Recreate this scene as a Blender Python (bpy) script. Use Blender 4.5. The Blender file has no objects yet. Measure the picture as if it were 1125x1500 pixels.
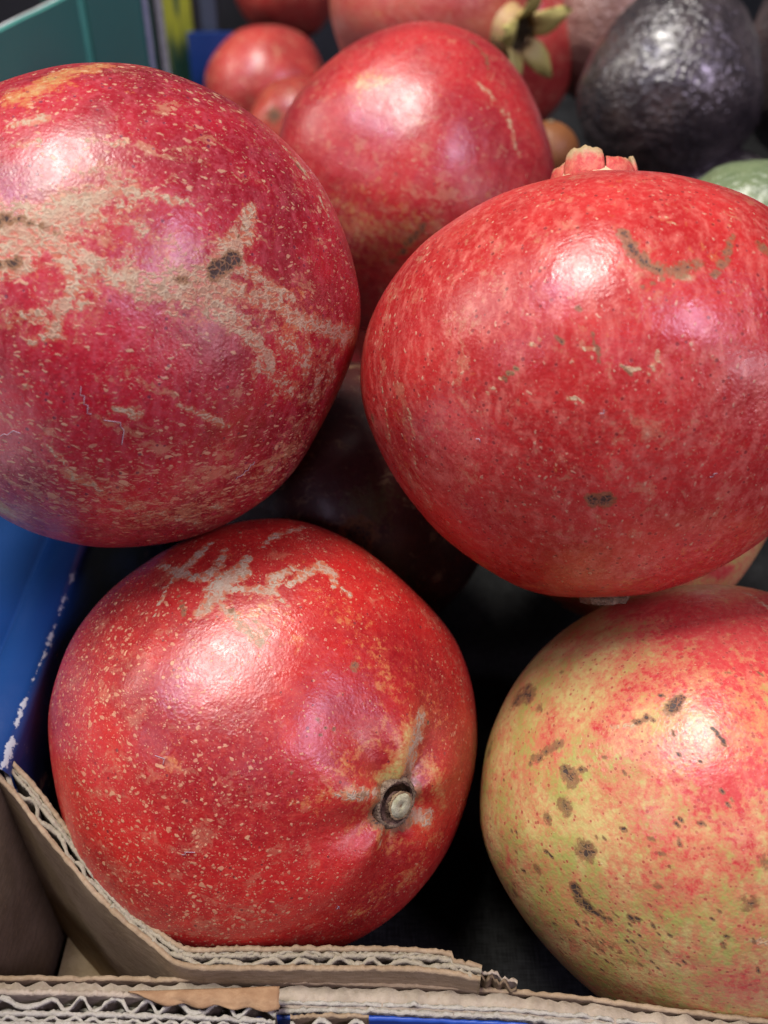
import bpy, math, random
import numpy as np
from mathutils import Matrix, Vector, noise as mnoise

# ------------------------------------------------------------------ camera, world, lamps
CM = 0.01
FPX = 1458.0                                   # focal length in photo pixels (1125 x 1500)
PITCH = math.radians(38)
CAM = np.array([0.0, 0.0, 22.1])               # centimetres
FWD = np.array([0, math.cos(PITCH), -math.sin(PITCH)])
UPV = np.array([0, math.sin(PITCH), math.cos(PITCH)])
RGT = np.array([1.0, 0, 0])

scene = bpy.context.scene
cd = bpy.data.cameras.new('camera')
cd.sensor_fit = 'VERTICAL'; cd.sensor_height = 36; cd.lens = 36 * FPX / 1500
cd.clip_start = 0.01; cd.clip_end = 50
cd.dof.use_dof = True; cd.dof.focus_distance = 0.185; cd.dof.aperture_fstop = 15
cam = bpy.data.objects.new('camera', cd); scene.collection.objects.link(cam)
cam.location = Vector(CAM) * CM
cam.rotation_euler = (math.pi / 2 - PITCH, 0, 0)
scene.camera = cam

scene.view_settings.view_transform = 'Standard'
scene.view_settings.look = 'None'
scene.view_settings.exposure = 0.14
scene.view_settings.gamma = 1

w = bpy.data.worlds.new('World'); scene.world = w; w.use_nodes = True
bg = w.node_tree.nodes['Background']
bg.inputs[0].default_value = (0.62, 0.70, 0.95, 1); bg.inputs[1].default_value = 0.035

def lamp(name, loc, aim, sx, sy, power, col, shape='RECTANGLE'):
    l = bpy.data.lights.new(name, 'AREA'); l.shape = shape; l.size = sx; l.size_y = sy
    l.energy = power; l.color = col
    o = bpy.data.objects.new(name, l); scene.collection.objects.link(o)
    o.location = loc
    o.rotation_euler = (Vector(aim) - Vector(loc)).to_track_quat('-Z', 'Y').to_euler()
    return o
AIM = (0, .2, .05)
lamp('ceiling_lamp', (-.42, .20, 2.0), AIM, .78, .44, 41, (1, .95, .88))
lamp('ceiling_lamp', (-2.4, .60, 1.8), AIM, 1.3, .45, 22, (1, .92, .84)).rotation_euler.rotate_axis('Z', math.radians(-25))
lamp('ceiling_lamp', (-1.05, -.14, 2.0), AIM, .40, .40, 10, (.72, .66, 1), 'ELLIPSE')
lamp('ceiling_lamp', (1.50, -1.10, 2.0), AIM, .70, .70, 31, (.84, .70, 1), 'ELLIPSE')
lamp('ceiling_lamp', (-.15, -2.6, 2.0), AIM, .40, .40, 5, (.84, .70, 1), 'ELLIPSE')
lamp('ceiling_lamp', (-3.0, -1.9, 2.0), AIM, .70, .70, 13, (.74, .78, 1), 'ELLIPSE')
lamp('ceiling_lamp', (2.6, -1.5, .75), AIM, .6, .55, 14, (.92, .88, 1), 'ELLIPSE')

# ------------------------------------------------------------------ helpers
def ray(px, py):
    return FWD + (px - 562.5) / FPX * RGT + (750 - py) / FPX * UPV
def at(px, py, depth): return CAM + ray(px, py) * depth
def atz(px, py, z):
    d = ray(px, py); return CAM + d * ((z - CAM[2]) / d[2])
def atx(px, py, x):
    d = ray(px, py); return CAM + d * (x / d[0])
def aty(px, py, y):
    d = ray(px, py); return CAM + d * (y / d[1])

COL = scene.collection
def thing(name, label, cat, loc, group=None):
    o = bpy.data.objects.new(name, None); COL.objects.link(o)
    o.empty_display_size = .01
    o.location = Vector(loc) * CM
    o['label'] = label; o['category'] = cat
    if group: o['group'] = group
    return o
def meshobj(name, verts, faces, mat, parent=None, smooth=True, origin=None):
    """verts in cm, world frame unless parent given (then parent frame)."""
    me = bpy.data.meshes.new(name)
    v = np.asarray(verts, dtype=np.float64) * CM
    me.from_pydata(v.tolist(), [], [list(map(int, f)) for f in faces])
    me.materials.append(mat)
    if smooth: me.polygons.foreach_set('use_smooth', [True] * len(me.polygons))
    me.update()
    o = bpy.data.objects.new(name, me); COL.objects.link(o)
    if parent: o.parent = parent
    return o

class NT:
    def __init__(s, name):
        s.m = bpy.data.materials.new(name); s.m.use_nodes = True
        s.t = s.m.node_tree; s.b = s.t.nodes['Principled BSDF']
    def n(s, ty): return s.t.nodes.new(ty)
    def put(s, sock, v):
        if v is None: return
        if isinstance(v, bpy.types.NodeSocket): s.t.links.new(v, sock)
        elif isinstance(v, (tuple, list)) and len(v) == 3 and sock.type == 'RGBA': sock.default_value = (*v, 1)
        else: sock.default_value = v
    def math(s, op, a, b=None, c=None, clamp=False):
        k = s.n('ShaderNodeMath'); k.operation = op; k.use_clamp = clamp
        s.put(k.inputs[0], a); s.put(k.inputs[1], b); s.put(k.inputs[2], c)
        return k.outputs[0]
    def add(s, a, b): return s.math('ADD', a, b)
    def mul(s, a, b): return s.math('MULTIPLY', a, b)
    def step(s, v, lo, hi, a=0.0, b=1.0):
        k = s.n('ShaderNodeMapRange'); k.interpolation_type = 'SMOOTHSTEP'
        s.put(k.inputs[0], v)
        k.inputs[1].default_value = lo; k.inputs[2].default_value = hi
        k.inputs[3].default_value = a; k.inputs[4].default_value = b
        if lo > hi:
            k.inputs[1].default_value = hi; k.inputs[2].default_value = lo
            k.inputs[3].default_value = b; k.inputs[4].default_value = a
        return k.outputs[0]
    def mix(s, f, a, b, mode='MIX'):
        k = s.n('ShaderNodeMix'); k.data_type = 'RGBA'; k.blend_type = mode
        s.put(k.inputs[0], f); s.put(k.inputs[6], a); s.put(k.inputs[7], b)
        return k.outputs[2]
    def map(s, vec, scale=(1, 1, 1), rot=(0, 0, 0), loc=(0, 0, 0)):
        k = s.n('ShaderNodeMapping'); s.put(k.inputs[0], vec)
        k.inputs[1].default_value = loc; k.inputs[2].default_value = rot; k.inputs[3].default_value = scale
        return k.outputs[0]
    def noise(s, vec, scale, detail=4, rough=.5, dist=0, col=False):
        k = s.n('ShaderNodeTexNoise'); s.put(k.inputs['Vector'], vec)
        k.inputs['Scale'].default_value = scale; k.inputs['Detail'].default_value = max(1, min(detail, math.log2(70 / scale)))
        k.inputs['Roughness'].default_value = rough; k.inputs['Distortion'].default_value = dist
        return k.outputs['Color' if col else 'Fac']
    def vor(s, vec, scale, feature='F1', rnd=1):
        k = s.n('ShaderNodeTexVoronoi'); k.feature = feature; s.put(k.inputs['Vector'], vec)
        k.inputs['Scale'].default_value = scale; k.inputs['Randomness'].default_value = rnd
        if feature == 'DISTANCE_TO_EDGE': return k.outputs['Distance']
        sep = s.n('ShaderNodeSeparateColor'); s.t.links.new(k.outputs['Color'], sep.inputs[0])
        return k.outputs['Distance'], sep.outputs[0], sep.outputs[1], sep.outputs[2]
    def obj(s):
        k = s.n('ShaderNodeTexCoord'); return s.map(k.outputs['Object'], (100, 100, 100))
    def warp(s, vec, scale, amt, detail=2):
        c = s.noise(vec, scale, detail, col=True)
        k = s.n('ShaderNodeVectorMath'); k.operation = 'SUBTRACT'; s.put(k.inputs[0], c); k.inputs[1].default_value = (.5, .5, .5)
        q = s.n('ShaderNodeVectorMath'); q.operation = 'SCALE'; s.put(q.inputs[0], k.outputs[0]); q.inputs['Scale'].default_value = amt
        r = s.n('ShaderNodeVectorMath'); r.operation = 'ADD'; s.put(r.inputs[0], vec); s.put(r.inputs[1], q.outputs[0])
        return r.outputs[0]
    def bump(s, h, strength, dist, normal=None):
        k = s.n('ShaderNodeBump'); k.inputs['Strength'].default_value = strength
        k.inputs['Distance'].default_value = dist * CM
        s.put(k.inputs['Height'], h)
        if normal is not None: s.put(k.inputs['Normal'], normal)
        return k.outputs[0]
    def out(s, col=None, rough=None, normal=None, spec=None, coat=None, coatr=None):
        s.put(s.b.inputs['Base Color'], col); s.put(s.b.inputs['Roughness'], rough); s.put(s.b.inputs['Normal'], normal)
        s.put(s.b.inputs['Specular IOR Level'], spec)
        s.put(s.b.inputs['Coat Weight'], coat); s.put(s.b.inputs['Coat Roughness'], coatr)
        return s.m

def skin(name, dark=(.30, .008, .014), red=(.52, .022, .028), pink=(.62, .09, .09), orange=(.55, .15, .05),
         pale=(.56, .42, .15), pale2=(.45, .40, .12), tan=(.56, .38, .20),
         fr_amt=.5, fr_scale=5.5, fr_stretch=(1, 1, 2.2), fr_rot=(0, 0, 0), fr_col=(.68, .46, .26), dot_amt=.3, dot_col=(.16, .02, .02),
         blotch=.35, streak=.3, rough=.36, holes=.5, seed=0, sc0=(.42, .30, .15), sc1=(.70, .58, .36)):
    """fruit skin; the attribute 'marks' carries scar / dark mark / yellowing / freckle density of the skin itself"""
    k = NT(name); co0 = k.obj(); co = k.map(co0, loc=(seed * 3.1, seed * 1.7, seed * 2.3))
    at_ = k.n('ShaderNodeAttribute'); at_.attribute_name = 'marks'
    sp = k.n('ShaderNodeSeparateColor'); k.t.links.new(at_.outputs['Color'], sp.inputs[0])
    scar, darkm, yel = sp.outputs[0], sp.outputs[1], sp.outputs[2]; dens = at_.outputs['Alpha']
    wco = k.warp(co, 1.2, .5)
    # ground colour
    n1 = k.noise(wco, .45, 5, .55); n2 = k.noise(k.map(wco, (3.2, 3.2, 1.1)), 1.6, 6, .65); n3 = k.noise(co, 9, 4, .7)
    c = k.mix(k.step(n1, .34, .66), dark, red)
    c = k.mix(k.mul(k.step(n2, .45, .72), streak), c, pink)
    c = k.mix(k.mul(k.step(n3, .46, .7), .30), c, pink)
    n3b = k.noise(k.map(co, loc=(7, 3, 1)), 5.5, 5, .7)
    c = k.mix(k.mul(k.step(n3b, .5, .7), .40), c, dark)
    # yellowing
    n4 = k.noise(wco, 1.6, 7, .68); n5 = k.noise(k.map(co, loc=(4, 9, 2)), 7, 5, .75)
    y = k.add(yel, k.add(k.mul(k.add(n4, -.5), 1.1), k.mul(k.add(n5, -.5), 1.3)))
    yc = k.mix(k.step(k.noise(wco, 1.1, 5, .6), .4, .6), pale, pale2)
    yc = k.mix(k.mul(k.step(n3, .45, .62), .5), yc, orange)
    c = k.mix(k.mul(k.step(y, .22, .46), .65), c, orange)
    c = k.mix(k.step(y, .34, .92), c, yc)
    # small tan freckles in two sizes, broken up
    f0 = k.map(k.warp(co, 3.2, .28, 3), fr_stretch, fr_rot)
    d, r1, r2, r3 = k.vor(f0, fr_scale)
    thr = k.mul(k.mul(dens, fr_amt), k.add(.30, k.mul(k.mul(r1, r1), .70)))
    fa = k.step(k.math('SUBTRACT', thr, k.add(d, k.mul(k.add(n3, -.5), .25))), -.05, .06)
    d2, q1, q2, q3 = k.vor(f0, fr_scale * 2.3)
    thr2 = k.mul(k.mul(dens, fr_amt * .95), k.add(.22, k.mul(q1, .65)))
    fb = k.step(k.math('SUBTRACT', thr2, k.add(d2, k.mul(k.add(n3, -.5), .3))), -.04, .09)
    fr = k.math('MAXIMUM', k.mul(fa, k.add(.55, k.mul(r2, .45))), k.mul(fb, k.add(.3, k.mul(q2, .6))))
    # larger blotches of russet, thready
    bl = k.noise(k.map(k.warp(co, 2.5, .6, 4), fr_stretch, fr_rot), 1.5, 8, .78)
    blm = k.mul(k.step(k.add(bl, k.mul(dens, .10)), .66, .74), blotch)
    c = k.mix(k.mul(blm, .8), c, tan)
    c = k.mix(k.mul(fr, .85), c, fr_col)
    # dark pores with paler ring
    dd, e1, e2, e3 = k.vor(k.map(co, loc=(2, 5, 1)), 7.6)
    ddp = k.math('SUBTRACT', dd, k.mul(e1, .22))
    dot = k.mul(k.step(ddp, .07, .02), k.step(e2, 1 - dot_amt - .05, 1 - dot_amt + .05))
    ring = k.mul(k.mul(k.step(ddp, .07, .10), k.step(ddp, .17, .11)), k.step(e2, 1 - dot_amt - .05, 1 - dot_amt + .05))
    c = k.mix(k.mul(ring, .25), c, pink)
    c = k.mix(k.mul(dot, .8), c, dot_col)
    # webbed scars
    nf = k.add(k.mul(k.noise(k.warp(co, 6, .15), 5, 9, .78), .6), k.mul(k.noise(k.map(k.warp(co, 3, .4), fr_stretch, fr_rot), 2.2, 6, .75), .4))
    sm = k.add(k.mul(scar, .9), k.mul(k.mul(k.add(nf, -.5), 2.6), k.step(scar, 0, .35)))
    halo = k.step(sm, .16, .50)
    c = k.mix(k.mul(halo, .55), c, k.mix(.5, orange, tan))
    web = k.vor(k.warp(co, 7, .10), 9, 'DISTANCE_TO_EDGE')
    net = k.vor(k.map(k.warp(co, 5, .22), fr_stretch, fr_rot), 5.5, 'DISTANCE_TO_EDGE')
    core = k.math('MAXIMUM', k.step(sm, .62, .82), k.mul(k.step(sm, .36, .46), k.step(net, .20, .07)))
    webm = k.step(web, .06, .16)
    stone = k.mix(k.noise(co, 14, 4, .7), sc0, sc1)
    hole = k.mul(k.mul(webm, holes), k.step(k.noise(co, 2.3, 4, .6), .42, .6))
    stone = k.mix(k.mul(hole, .75), stone, (.26, .15, .08))
    c = k.mix(k.mul(core, k.add(.62, k.mul(k.step(k.noise(co, 3.2, 5, .7), .4, .6), .33))), c, stone)
    # dark marks: brown rim, black heart, pale threads over
    dm = k.add(darkm, k.mul(k.mul(k.add(nf, -.5), 2.2), k.step(darkm, 0, .3)))
    c = k.mix(k.mul(k.step(dm, .16, .42), .8), c, k.mix(n3, (.13, .055, .02), (.30, .15, .06)))
    heart = k.mul(k.step(dm, .50, .70), k.step(web, .03, .10, .15, 1))
    c = k.mix(k.mul(heart, .9), c, (.032, .022, .022))
    # relief
    leather = k.vor(k.warp(co, 8, .08), 15, 'F1')[0]
    soft = k.noise(co, 2.2, 3, .5)
    h = k.add(k.mul(leather, .24), k.add(k.mul(soft, 1.8), k.mul(k.noise(co, 20, 3, .6), .24)))
    h = k.add(h, k.add(k.mul(fr, .35), k.mul(core, k.add(.9, k.mul(webm, -.7)))))
    h = k.add(h, k.mul(heart, -1.4)); h = k.add(h, k.mul(dot, -.3))
    nrm = k.bump(h, .38, .045)
    rg = k.add(rough, k.add(k.mul(core, .35), k.add(k.mul(fr, .18), k.mul(k.add(k.noise(co, 3, 5, .7), -.5), .55))))
    rg = k.add(rg, k.mul(k.step(dm, .3, .5), .3))
    return k.out(c, rg, nrm, .55, k.mul(k.math('SUBTRACT', 1, core), .20), .27)

# ------------------------------------------------------------------ fruit geometry
def view_basis(c):
    t = CAM - c; t = t / np.linalg.norm(t)
    r = np.cross(UPV, t); r /= np.linalg.norm(r)
    u = np.cross(t, r)
    return r, u, t

def profile(th, P):
    """th 0 = crown pole (+z), pi = stem pole (-z)"""
    s, c = np.sin(th), np.cos(th)
    a, bt, bb = P['a'], P['bt'], P['bb']
    top, bot = np.clip(c, 0, 1), np.clip(-c, 0, 1)
    rho = a * s * (1 - P.get('cone_t', .03) * top**1.5 * 1.0 - P.get('cone_b', .03) * bot**1.3)
    z = np.where(c > 0, bt, bb) * np.sign(c) * np.abs(c) ** P.get('sq', .93)
    rr = rho / a
    z = z - P.get('dim_t', .0) * np.exp(-(rr / .16) ** 2) * (c > 0) + P.get('dim_b', .12) * np.exp(-(rr / .17) ** 2) * (c < 0)
    return rho, z

def fruit_mesh(name, P, nlon, nlat, mat, parent, paint=None, center=None, M=None, seed=1):
    th = (np.linspace(0, 1, nlat + 1)) * np.pi
    ph = np.arange(nlon) / nlon * 2 * np.pi
    TH, PH = np.meshgrid(th[1:-1], ph, indexing='ij')
    rho, z = profile(TH, P)
    s = np.sin(TH)
    nl = P.get('lobes', 6); la = P.get('lobe', .015); po = P.get('pole_lobe', .0)
    lob = 1 + la * s**2 * np.cos(nl * PH + P.get('lph', 0)) + la * .6 * s * np.cos(2 * PH + 1.3 + seed)
    lob = lob + la * .5 * s * np.cos(3 * PH + seed * 2.1)
    lob = lob + po * np.exp(-((np.pi - TH) / .42) ** 2) * np.cos(5 * PH + P.get('pph', 0)) * np.clip((np.pi - TH) / .12, 0, 1)
    X, Y = rho * lob * np.cos(PH), rho * lob * np.sin(PH)
    Z = z * (1 + .3 * (lob - 1)) + po * 1.8 * np.exp(-((np.pi - TH - .25) / .22) ** 2) * np.cos(5 * PH + P.get('pph', 0)) * -1.0
    V = np.stack([X, Y, Z], -1).reshape(-1, 3)
    V = np.vstack([[0, 0, profile(np.array([1e-6]), P)[1][0]], V, [0, 0, profile(np.array([np.pi - 1e-6]), P)[1][0]]])
    R = P['a']
    amp = P.get('lump', .012) * R
    nn = np.array([mnoise.noise(Vector((v[0] * .32 + seed * 7, v[1] * .32, v[2] * .32))) + .35 * mnoise.noise(Vector((v[0] * .9, v[1] * .9 + seed * 5, v[2] * .9))) for v in V])
    L = np.linalg.norm(V, axis=1, keepdims=True)
    V = V + V / L * (nn * amp)[:, None]
    fr = np.random.RandomState(seed * 17 + 3)
    for q in range(P.get('facets', 12)):
        d_ = fr.normal(size=3); d_[2] *= .8; d_ /= np.linalg.norm(d_)
        if abs(d_[2]) > .8: continue
        hh = P['a'] * fr.uniform(.93, .97)
        e_ = V @ d_ - hh; e_ = .12 * np.log1p(np.exp(np.clip(e_ / .12, -30, 30)))
        V = V - np.outer(e_ * .75, d_)
    n = (nlat - 1) * nlon
    idx = np.arange(n).reshape(nlat - 1, nlon) + 1
    a_ = idx[:-1]; b_ = idx[1:]
    quads = np.stack([a_, b_, np.roll(b_, -1, 1), np.roll(a_, -1, 1)], -1).reshape(-1, 4)
    top = np.stack([np.zeros(nlon, int), idx[0], np.roll(idx[0], -1)], -1)
    bot = np.stack([np.full(nlon, n + 1), np.roll(idx[-1], -1), idx[-1]], -1)
    faces = quads.tolist() + top.tolist() + bot.tolist()
    o = meshobj(name, V, faces, mat, parent)
    marks = np.zeros((len(V), 4)); marks[:, 3] = 1.0
    marks[:, 2] = P.get('yel', 0)
    if paint:
        Wp = V @ M.T + center                       # world, cm
        rel = Wp - CAM
        Zd = rel @ FWD
        px = 562.5 + FPX * (rel @ RGT) / Zd; py = 750 - FPX * (rel @ UPV) / Zd
        nv = (V / L) @ M.T
        front = ((nv * rel).sum(1) < 0)
        fi = np.nonzero(front)[0]
        for st in paint:
            ch, pts, stren = st[0], st[1], st[2]
            q = []
            for i in range(max(1, len(pts) - 1)):
                p0 = pts[i]; p1 = pts[min(i + 1, len(pts) - 1)]
                m = max(1, int(math.hypot(p1[0] - p0[0], p1[1] - p0[1]) / 6))
                for j in range(m + (1 if i >= len(pts) - 2 else 0)):
                    t = j / m; q.append([p0[k] + (p1[k] - p0[k]) * t for k in range(3)])
            best = np.zeros(len(V))
            for x, y_, wd in q:
                j = fi[np.argmin((px[fi] - x) ** 2 + (py[fi] - y_) ** 2)]
                wc = wd * Zd[j] / FPX
                dist = np.linalg.norm(V - V[j], axis=1)
                if ch == 'yel' or ch == 'red' or ch == 'dens' or ch == 'nodens':
                    v = np.exp(-(dist / wc) ** 2)
                else:
                    v = np.clip(1 - dist / (2 * wc), 0, 1)
                best = np.maximum(best, v * stren)
            if ch == 'scar': marks[:, 0] = np.maximum(marks[:, 0], best)
            elif ch == 'dark': marks[:, 1] = np.maximum(marks[:, 1], best)
            elif ch == 'yel': marks[:, 2] = np.maximum(marks[:, 2], best)
            elif ch == 'red': marks[:, 2] -= best
            elif ch == 'dens': marks[:, 3] += best
            elif ch == 'nodens': marks[:, 3] -= best
    if P.get('pit', 0):
        rr = np.hypot(V[:, 0], V[:, 1]); pm = (V[:, 2] < 0)
        marks[:, 1] = np.maximum(marks[:, 1], np.clip(1.5 - rr / P['pit'], 0, 1) * pm)
        marks[:, 2] = np.maximum(marks[:, 2], .55 * np.exp(-(rr / (P['pit'] * 2.0)) ** 2) * pm)
    at_ = o.data.attributes.new('marks', 'FLOAT_COLOR', 'POINT')
    at_.data.foreach_set('color', marks.astype(np.float32).ravel())
    return o

def orient(c, ax, ay, az, roll=0):
    """matrix whose z column is the crown direction given in the fruit's own view frame (right, up, towards lens)"""
    r, u, t = view_basis(c)
    z = ax * r + ay * u + az * t; z /= np.linalg.norm(z)
    x = np.cross(u if abs(z @ u) < .9 else r, z); x /= np.linalg.norm(x)
    y = np.cross(z, x)
    x, y = x * math.cos(roll) + y * math.sin(roll), -x * math.sin(roll) + y * math.cos(roll)
    return np.stack([x, y, z], 1)

def place(o, c, M, base):
    o.location = Vector(c - base) * CM
    o.rotation_mode = 'QUATERNION'
    o.rotation_quaternion = Matrix(M.tolist()).to_quaternion()

def lathe(prof, n, wob=0, seed=0, cap=True):
    rnd = random.Random(seed); V = []; Fc = []
    for (r, z) in prof:
        for i in range(n):
            a = 2 * math.pi * i / n; k = 1 + wob * (rnd.random() - .5)
            V.append((r * k * math.cos(a), r * k * math.sin(a), z + wob * .3 * (rnd.random() - .5) * r))
    for j in range(len(prof) - 1):
        for i in range(n):
            Fc.append((j * n + i, j * n + (i + 1) % n, (j + 1) * n + (i + 1) % n, (j + 1) * n + i))
    if cap:
        Fc.append(tuple(range(n))[::-1]); Fc.append(tuple((len(prof) - 1) * n + i for i in range(n)))
    return V, Fc

def sepal(r0, width, height, flare, thick, az, tip=.5, seed=0, z0=0, broken=0.0, nu=9, nv=8, curl=0):
    """one thick calyx lobe standing on a ring of radius r0 about local z"""
    rnd = random.Random(seed); V = []; Fc = []
    jag = [rnd.uniform(-1, 1) for _ in range(nu)]; jag = [(jag[max(0, i - 1)] + jag[i] + jag[min(nu - 1, i + 1)]) / 3 for i in range(nu)]
    for side in (0, 1):
        for j in range(nv):
            t = j / (nv - 1)
            wdt = width * (1 - (1 - tip) * t ** 1.6)
            for i in range(nu):
                s = i / (nu - 1) * 2 - 1
                hh = height * t * (1 - (1 - broken) * .35 * s * s * t) + (broken * height * .16 * jag[i] if t > .8 else 0)
                a = az + s * wdt / 2 / r0
                rad = r0 + flare * t ** 1.4 + curl * t ** 4 - (.18 * thick * s * s)
                edge = 1 - .55 * abs(s) ** 4 - .35 * t ** 4
                rad -= side * thick * edge
                V.append((rad * math.cos(a), rad * math.sin(a), z0 + hh - curl * .4 * t ** 6))
    def I(sd, j, i): return sd * nu * nv + j * nu + i
    for j in range(nv - 1):
        for i in range(nu - 1):
            Fc.append((I(0, j, i), I(0, j, i + 1), I(0, j + 1, i + 1), I(0, j + 1, i)))
            Fc.append((I(1, j, i), I(1, j + 1, i), I(1, j + 1, i + 1), I(1, j, i + 1)))
    for j in range(nv - 1):
        Fc.append((I(0, j, 0), I(0, j + 1, 0), I(1, j + 1, 0), I(1, j, 0)))
        Fc.append((I(0, j, nu - 1), I(1, j, nu - 1), I(1, j + 1, nu - 1), I(0, j + 1, nu - 1)))
    for i in range(nu - 1):
        Fc.append((I(0, nv - 1, i), I(0, nv - 1, i + 1), I(1, nv - 1, i + 1), I(1, nv - 1, i)))
        Fc.append((I(0, 0, i), I(1, 0, i), I(1, 0, i + 1), I(0, 0, i + 1)))
    return V, Fc

# ------------------------------------------------------------------ simple materials
def mat_sepal(name, c0, c1, rim, h0, h1):
    k = NT(name); co = k.obj()
    z = k.n('ShaderNodeSeparateXYZ'); k.t.links.new(co, z.inputs[0])
    n = k.noise(co, 5, 6, .7)
    c = k.mix(k.step(n, .35, .65), c0, c1)
    t = k.add(z.outputs[2], k.mul(k.add(n, -.5), .5))
    c = k.mix(k.step(t, h0, h1), c, rim)
    c = k.mix(k.mul(k.step(k.noise(co, 12, 5, .8), .55, .7), .5), c, (.20, .12, .05))
    return k.out(c, .55, k.bump(n, .5, .05), .4)
def mat_plain(name, a, b, scale=6, rough=.7, bs=.4, bd=.03, spec=.4, speck=None):
    k = NT(name); co = k.obj(); n = k.noise(co, scale, 8, .7)
    c = k.mix(k.step(n, .3, .7), a, b)
    if speck: c = k.mix(k.mul(k.step(k.noise(co, scale * 4, 4, .8), .58, .7), .6), c, speck)
    return k.out(c, rough, k.bump(k.noise(co, scale * 3, 6, .7), bs, bd), spec)
M_bark = mat_plain('stem_bark', (.16, .10, .05), (.36, .26, .14), 7, .8, .8, .06)
M_cut = mat_plain('cut_wood', (.30, .29, .17), (.50, .50, .34), 5, .9, .6, .05, .2, (.16, .11, .05))
M_cup = mat_plain('dry_cup', (.07, .035, .025), (.20, .12, .08), 6, .7, .6, .05)
M_rim = mat_plain('pit_rim', (.10, .065, .04), (.28, .21, .14), 9, .95, .9, .06, .15)
M_dryin = mat_plain('dry_calyx_inside', (.03, .025, .01), (.12, .09, .04), 8, .9, .8, .08)
M_sepal_red = mat_sepal('red_sepal', (.50, .05, .05), (.62, .14, .11), (.60, .48, .28), .55, 1.0)
M_sepal_yel = mat_sepal('yellow_sepal', (.56, .42, .16), (.48, .28, .14), (.46, .42, .12), 4.8, 5.6)

# ------------------------------------------------------------------ pomegranates
def pomegranate(label, px, py, depth, P, mat, axis, nlon, nlat, paint=None, seed=1, group=None, roll=0, stem=None, crown=None):
    c = at(px, py, depth); M = orient(c, *axis, roll=roll)
    base = c - np.array([0, 0, P['a']])
    t = thing('pomegranate', label, 'pomegranate', base, group or 'pomegranates heaped in the box')
    o = fruit_mesh('rind', P, nlon, nlat, mat, t, paint, c, M, seed)
    place(o, c, M, base)
    if stem == 'big':
        z0 = -P['bb'] + P.get('dim_b', .12)
        cup = meshobj('stem_cup', *lathe([(.57, z0 + .10), (.56, z0 - .08), (.52, z0 - .12), (.485, z0 - .13), (.455, z0 - .08), (.44, z0 + .05), (.2, z0 + .05)], 23, .09, 3), M_rim, t)
        cup2 = meshobj('dry_ring', *lathe([(.50, z0 - .10), (.47, z0 - .10), (.38, z0 + .0), (.31, z0 - .08), (.24, z0 - .17), (.2, z0)], 17, .18, 5), M_cup, t)
        st = meshobj('stem', *lathe([(.25, z0 + .1), (.24, z0 - .08), (.27, z0 - .16), (.31, z0 - .215), (.315, z0 - .245), (.26, z0 - .232)], 30, .14, 4), M_bark, t)
        cut = meshobj('cut_face', *lathe([(.275, z0 - .20), (.268, z0 - .248), (.14, z0 - .258), (.05, z0 - .252), (.03, z0 - .225)], 30, .07, 6), M_cut, t)
        for q in (cup, cup2, st, cut):
            for v_ in q.data.vertices: v_.co.x *= .88; v_.co.y *= .88
            place(q, c, M, base)
        # local frames: cut face is a sub-part of the stem
        cut.parent = st; cut.location = (0, 0, 0); cut.rotation_quaternion = (1, 0, 0, 0)
    elif stem == 'stub':
        z0 = -P['bb'] + P.get('dim_b', .12)
        st = meshobj('stem', *lathe([(.52, z0 + .12), (.50, z0 - .05), (.42, z0 - .17), (.30, z0 - .14), (.2, z0 - .20), (.08, z0 - .2)], 14, .28, 4), M_rim, t, False)
        place(st, c, M, base)
    elif stem == 'small':
        z0 = -P['bb'] + P.get('dim_b', .12)
        st = meshobj('stem', *lathe([(.3, z0 + .1), (.27, z0 - .15), (.34, z0 - .4), (.2, z0 - .45)], 12, .2, 4), mat_plain('green_bark', (.2, .2, .08), (.4, .36, .2)), t)
        place(st, c, M, base)
    if crown:
        cr = crown(t, P)
        for q in cr: place(q, c, M, base)
    return t

def crown_broken(t, P):
    z0 = P['bt'] - .22
    parts = []
    neck = meshobj('crown', *lathe([(1.15, z0 - .12), (.98, z0 + .10), (.90, z0 + .30), (.86, z0 + .42), (.70, z0 + .40), (.66, z0 + .1), (.4, z0 + .05)], 40, .02, 1, True), M_sepal_red, t)
    parts.append(neck)
    specs = [(0.0, .93, .34), (1.05, .95, .56), (2.10, .90, .40), (3.14, .93, .50), (4.19, .94, .36), (5.24, .90, .54)]
    for i, (a, wd, h) in enumerate(specs):
        s = meshobj('sepal', *sepal(.90, wd, h, .02, .18, a + P.get('croll', 0), .93, i, z0 + .28, .75, nu=17, nv=9, curl=-.10), M_sepal_red2, t)
        s['_sub'] = 1; parts.append(s)
    return parts
M_sepal_red2 = mat_sepal('broken_sepal', (.52, .05, .045), (.64, .16, .10), (.42, .30, .15), 4.30, 4.60)

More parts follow.
